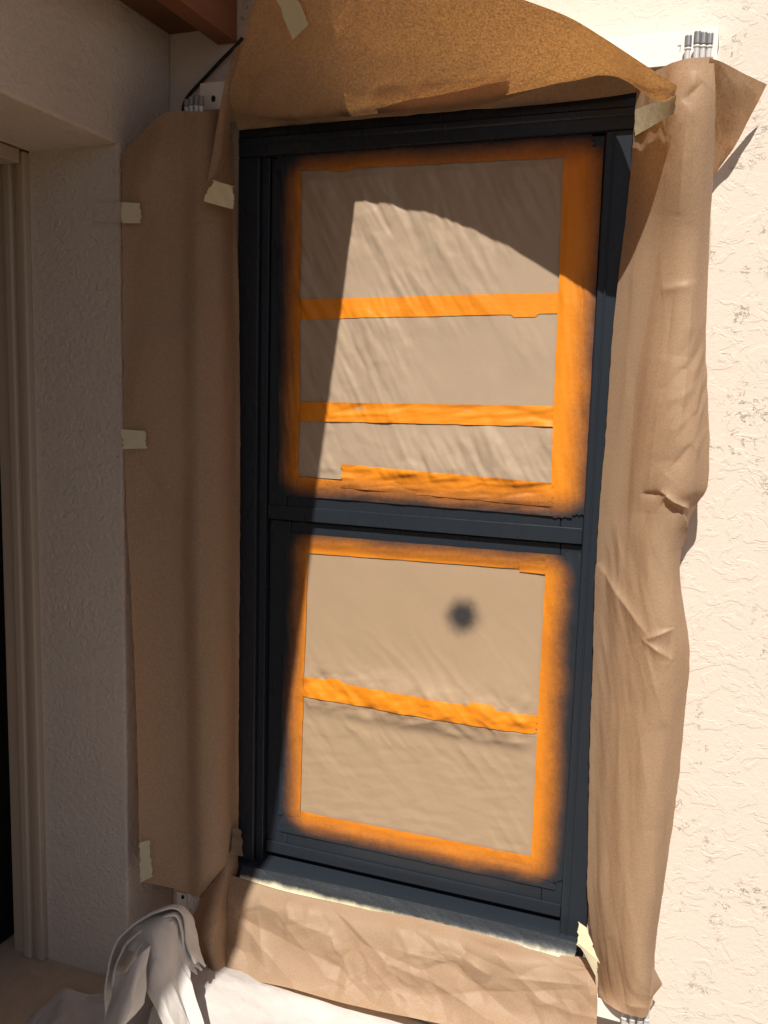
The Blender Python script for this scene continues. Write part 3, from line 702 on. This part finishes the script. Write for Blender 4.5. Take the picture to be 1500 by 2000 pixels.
patch('cream_tape', [(416, 352, -.175), (456, 364, -.118), (458, 410, -.112), (394, 392, -.192)], 'folded cream tape beside the top left window corner', seed=5, wr=.0018, tear=.006)
patch('cream_tape', [(528, -34, -.315), (566, -42, -.315), (602, 48, -.250), (572, 78, -.238)], 'cream tape tying the paper flap up to the eave', seed=6, wr=.001)
patch('cream_tape', [(1240, 214, -.064), (1322, 184, -.222), (1318, 222, -.200), (1240, 266, -.062)], 'shaded cream tape joining the flap to the right drape', seed=7, n=26)
patch('cream_tape', [(1284, 146, -.12), (1298, 130, -.12), (1300, 152, -.12), (1296, 160, -.12)], 'small cream tape corner under the top shutter track', seed=8, wr=.0005)
patch('cream_tape', [(1385, 340, -.092), (1392, 340, -.075), (1386, 515, -.075), (1379, 515, -.092)], 'thin cream tape edge along the right drape', seed=9, m=40, wr=.0006)
patch('cream_tape', [(1130, 1800, -.090), (1146, 1812, -.100), (1170, 1880, -.140), (1128, 1846, -.112)], 'twisted cream tape at the lower right window corner', seed=10, wr=.004)
patch('cream_tape', [(1128, 1840, -.113), (1168, 1876, -.142), (1166, 1912, -.145), (1150, 1880, -.130)], 'hanging cream tape end at the lower right window corner', seed=11, wr=.003)
patch('crumpled_tape', [(455, 1615, -.070), (472, 1622, -.045), (474, 1672, -.045), (448, 1668, -.085)], 'crumpled black sprayed tape knot at the lower left window corner', m_tape('sprayed_tape', (.17, .13, .09)), seed=12, wr=.010, n=26, m=30)
# sill tape: black towards the window, bare cream at its lower edge
k = NT('sill_tape_sprayed'); X = k.xyz()
hgt = k.math('ADD', X[2], k.math('MULTIPLY', k.math('SUBTRACT', k.noise(14, 6, .7, stretch=(1, 1, .3)), .5), .024))
ms = k.sstep(hgt, .223, .239); ms = k.math('ADD', ms, k.math('MULTIPLY', k.math('SUBTRACT', k.noise(600, 2), .5), .25), clamp=True)
cc = k.mix(ms, c4(*CREAM), BLACK)
M_sill = k.fin(cc, .45, k.bump(k.noise(50, 4, .6, stretch=(.4, 1, 1)), .2, .002), .3)
rowsS = [[(474, 1690, -.058), (560, 1708, -.058), (700, 1738, -.058), (850, 1772, -.058), (1000, 1808, -.058), (1128, 1842, -.058)],
         [(470, 1702, -.066), (560, 1722, -.066), (700, 1753, -.067), (850, 1790, -.067), (1000, 1828, -.067), (1126, 1858, -.067)],
         [(468, 1714, -.075), (558, 1741, -.077), (698, 1772, -.077), (848, 1808, -.078), (998, 1844, -.078), (1118, 1876, -.080)]]
o = sheet('cream_tape', rowsS, 300, 26, M_sill, None, lambda u, v, G: .0006*facets(u, v, 12, 40, 181, .3)+.0002*facets(u, v, 60, 120, 182, .4), (), 0, 0)
tag(o, 'cream masking tape along the sill, blackened on its upper edge', 'tape')

# ------------------------------------------------------------------ cable
def tube(name, pts, r, mat, parent=None, n=60, seg=10, sq=(1, 1)):
    C_ = spline(np.array(pts, float), n); T = np.gradient(C_, axis=0); T /= np.linalg.norm(T, axis=1, keepdims=True)
    ref = np.array([0, 1.0, 0]); A = np.cross(T, ref); A /= np.linalg.norm(A, axis=1, keepdims=True)+1e-9; B = np.cross(T, A)
    th = np.linspace(0, 2*math.pi, seg, endpoint=False); rr = r if np.ndim(r) else np.full(n, r)
    Vv = C_[:, None, :]+rr[:, None, None]*(sq[0]*np.cos(th)[None, :, None]*A[:, None, :]+sq[1]*np.sin(th)[None, :, None]*B[:, None, :])
    F_ = [(j*seg+i, j*seg+(i+1) % seg, (j+1)*seg+(i+1) % seg, (j+1)*seg+i) for j in range(n-1) for i in range(seg)]
    F_ += [tuple(range(seg)), tuple((n-1)*seg+i for i in range(seg))]
    return mesh(name, Vv.reshape(-1, 3), F_, mat, parent, True)
o = tube('cable', [at(474, 74, -.02), at(458, 92, -.02), at(430, 120, -.015), at(400, 152, -.012), at(372, 182, -.012), at(360, 202, -.015), at(356, 232, -.02)], .0042, M_cable)
tag(o, 'black cable running from the eave behind the left drape', 'cable')

# ------------------------------------------------------------------ drop cloth
kc = NT('canvas'); wv = kc.noise(600, 3, .6); sp = kc.sstep(kc.noise(120, 2, .5), .78, .82)
cc = kc.mix(kc.noise(9, 4, .6), c4(.63, .605, .585), c4(.53, .51, .495)); cc = kc.mix(kc.math('MULTIPLY', sp, .35), cc, c4(.2, .17, .14))
M_cloth = kc.fin(cc, .9, kc.bump(kc.math('ADD', kc.math('MULTIPLY', wv, .3), kc.noise(35, 4, .6)), .5, .004), .15)
M_blue = m_plain('pale_blue_hem', (.42, .56, .60), .8, .1, 60)
dc = empty('drop_cloth'); tag(dc, 'white canvas drop cloth spread on the floor with a folded heap', 'cloth')
def fp(px, py, z=FZ): return tuple(atz(px, py, z))
rowsC = [[fp(352, 1876, .055), fp(410, 1880, .05), fp(480, 1898, .03), fp(580, 1917, .005), fp(700, 1944, .0), fp(800, 1974, -.01), fp(900, 2008, -.02), fp(1000, 2050, -.03)],
         [fp(330, 1908, .06), fp(410, 1910, .056), fp(490, 1925, .035), fp(590, 1945, .015), fp(700, 1975, .005), fp(810, 2010, -.005), fp(910, 2045, -.02), fp(1010, 2085, -.04)],
         [fp(310, 1948, .05), fp(412, 1950, .05), fp(495, 1968, .025), fp(590, 1990, -.005), fp(700, 2020, -.01), fp(820, 2060, -.02), fp(920, 2100, -.03), fp(1020, 2140, -.044)],
         [fp(290, 1995, .035), fp(412, 2000, .035), fp(495, 2020, .01), fp(590, 2050, -.02), fp(700, 2080, -.025), fp(820, 2120, -.03), fp(920, 2160, -.036), fp(1020, 2200, -.045)],
         [fp(270, 2150, .0), fp(412, 2160, -.01), fp(495, 2180, -.035), fp(590, 2210, -.035), fp(700, 2240, -.035), fp(820, 2280, -.038), fp(920, 2320, -.04), fp(1020, 2360, -.045)]]
def dcl(u, v, G): return .012*(fbm(u*8, v*8, 201, 4)-.45)+.004*facets(u, v, 6, 8, 202, .4)+.002*facets(u, v, 22, 22, 203, .4)
sheet('cloth_sheet', rowsC, 180, 160, M_cloth, dc, dcl, (), 0, 0, True)
# hem with a pale blue edge
sheet('blue_hem', [[fp(690, 1941, .006), fp(760, 1963, .0), fp(830, 1986, -.008), fp(900, 2012, -.016)], [fp(694, 1948, .012), fp(762, 1971, .006), fp(832, 1996, -.002), fp(902, 2020, -.01)]], 40, 6, M_blue, dc, None, (), 0, 0, True)
# flat shaded part in front of the doorway
rowsB = [[fp(60, 1990), fp(110, 1940, FZ+.02), fp(130, 1928, FZ+.03), fp(165, 1940, FZ+.022), fp(215, 1935, FZ+.03), fp(300, 1935, FZ+.03), fp(370, 1935, FZ+.03)],
         [fp(20, 2035), fp(90, 1985, FZ+.02), fp(125, 1970, FZ+.035), fp(165, 1985, FZ+.015), fp(215, 1985, FZ+.03), fp(300, 1985, FZ+.03), fp(370, 1985, FZ+.03)],
         [fp(-20, 2100), fp(70, 2050, FZ+.02), fp(120, 2030, FZ+.03), fp(165, 2050, FZ+.02), fp(215, 2050, FZ+.02), fp(300, 2050, FZ+.02), fp(370, 2050, FZ+.02)],
         [fp(-60, 2250), fp(50, 2220), fp(110, 2200, FZ+.02), fp(165, 2220, FZ+.01), fp(215, 2220, FZ+.01), fp(300, 2220, FZ+.01), fp(370, 2220, FZ+.01)]]
sheet('cloth_sheet', rowsB, 90, 80, M_cloth, dc, lambda u, v, G: .010*facets(u, v, 8, 8, 205, .5)+.012*(fbm(u*10, v*10, 206)-.45), (), 0, 0, True)
# folded heap: an upright loop of doubled canvas
rowsHp = [[(238, 1852, -.40), (262, 1815, -.40), (298, 1790, -.385), (332, 1780, -.37), (352, 1790, -.36), (360, 1830, -.355), (376, 1876, -.345)],
          [(262, 1860, -.425), (282, 1832, -.43), (308, 1806, -.42), (332, 1797, -.40), (346, 1812, -.385), (352, 1850, -.375), (372, 1888, -.365)],
          [(276, 1890, -.445), (292, 1876, -.45), (312, 1864, -.44), (330, 1862, -.425), (342, 1872, -.41), (350, 1890, -.395), (374, 1912, -.385)],
          [(284, 1930, -.46), (300, 1922, -.465), (318, 1914, -.45), (334, 1914, -.43), (344, 1924, -.42), (356, 1938, -.41), (382, 1948, -.405)],
          [(304, 1965, -.47), (322, 1965, -.475), (338, 1962, -.455), (350, 1964, -.44), (358, 1974, -.43), (368, 1985, -.425), (396, 1990, -.42)],
          [(330, 2020, -.48), (345, 2020, -.485), (358, 2020, -.465), (368, 2020, -.45), (376, 2025, -.445), (388, 2035, -.44), (410, 2040, -.435)]]
sheet('folded_heap', rowsHp, 80, 100, M_cloth, dc, lambda u, v, G: .010*facets(u, v, 12, 6, 211, .2)+.012*(fbm(u*16, v*7, 212)-.45))
def thick(o, t):
    m = o.modifiers.new('thickness', 'SOLIDIFY'); m.thickness = t; m.offset = 0; return o
hem_paths = [[(206, 1996), (207, 1935), (211, 1884), (223, 1850), (247, 1819), (287, 1789), (330, 1775), (352, 1783), (361, 1812), (366, 1850), (380, 1884)],
             [(222, 1950), (219, 1912), (227, 1882), (246, 1851), (275, 1820), (305, 1798), (333, 1788), (348, 1797), (354, 1830), (359, 1862), (372, 1892)],
             [(226, 1914), (241, 1900), (258, 1874), (280, 1842), (306, 1814), (332, 1801), (342, 1812), (347, 1845), (352, 1875), (362, 1900)]]
for hi_, path in enumerate(hem_paths):
    P0 = spline(np.array(path, float), 24); Yf = np.linspace(-.47, -.35, 24)
    front = np.array([at(a_, b_, y_) for (a_, b_), y_ in zip(P0, Yf)])
    rows_ = [front, front+np.array((-.002, .012, -.002)), front+np.array((-.003, .032, -.016)), front+np.array((-.004, .055, -.042))]
    thick(sheet('folded_hem', [[tuple(p) for p in r_] for r_ in rows_], 140, 30, M_cloth, dc, lambda u, v, G: .005*facets(u, v, 12, 9, 221+hi_, .3)+.006*(fbm(u*14, v*20, 225+hi_)-.45), (), 0, 0, True), .0055)
rowsF = [[(226, 1905, -.485), (246, 1900, -.49), (262, 1880, -.485), (280, 1858, -.47), (294, 1846, -.455)],
         [(218, 1950, -.50), (240, 1945, -.52), (258, 1928, -.515), (272, 1908, -.495), (286, 1890, -.475)],
         [(210, 1985, -.52), (232, 1985, -.545), (252, 1975, -.535), (270, 1950, -.51), (286, 1930, -.485)],
         [(208, 2030, -.54), (226, 2025, -.56), (240, 2005, -.55), (262, 1985, -.52), (282, 1960, -.49)]]
thick(sheet('front_fold', rowsF, 50, 70, M_cloth, dc, lambda u, v, G: .006*facets(u, v, 10, 7, 231, .6)+.006*(fbm(u*14, v*9, 232)-.45)), .004)
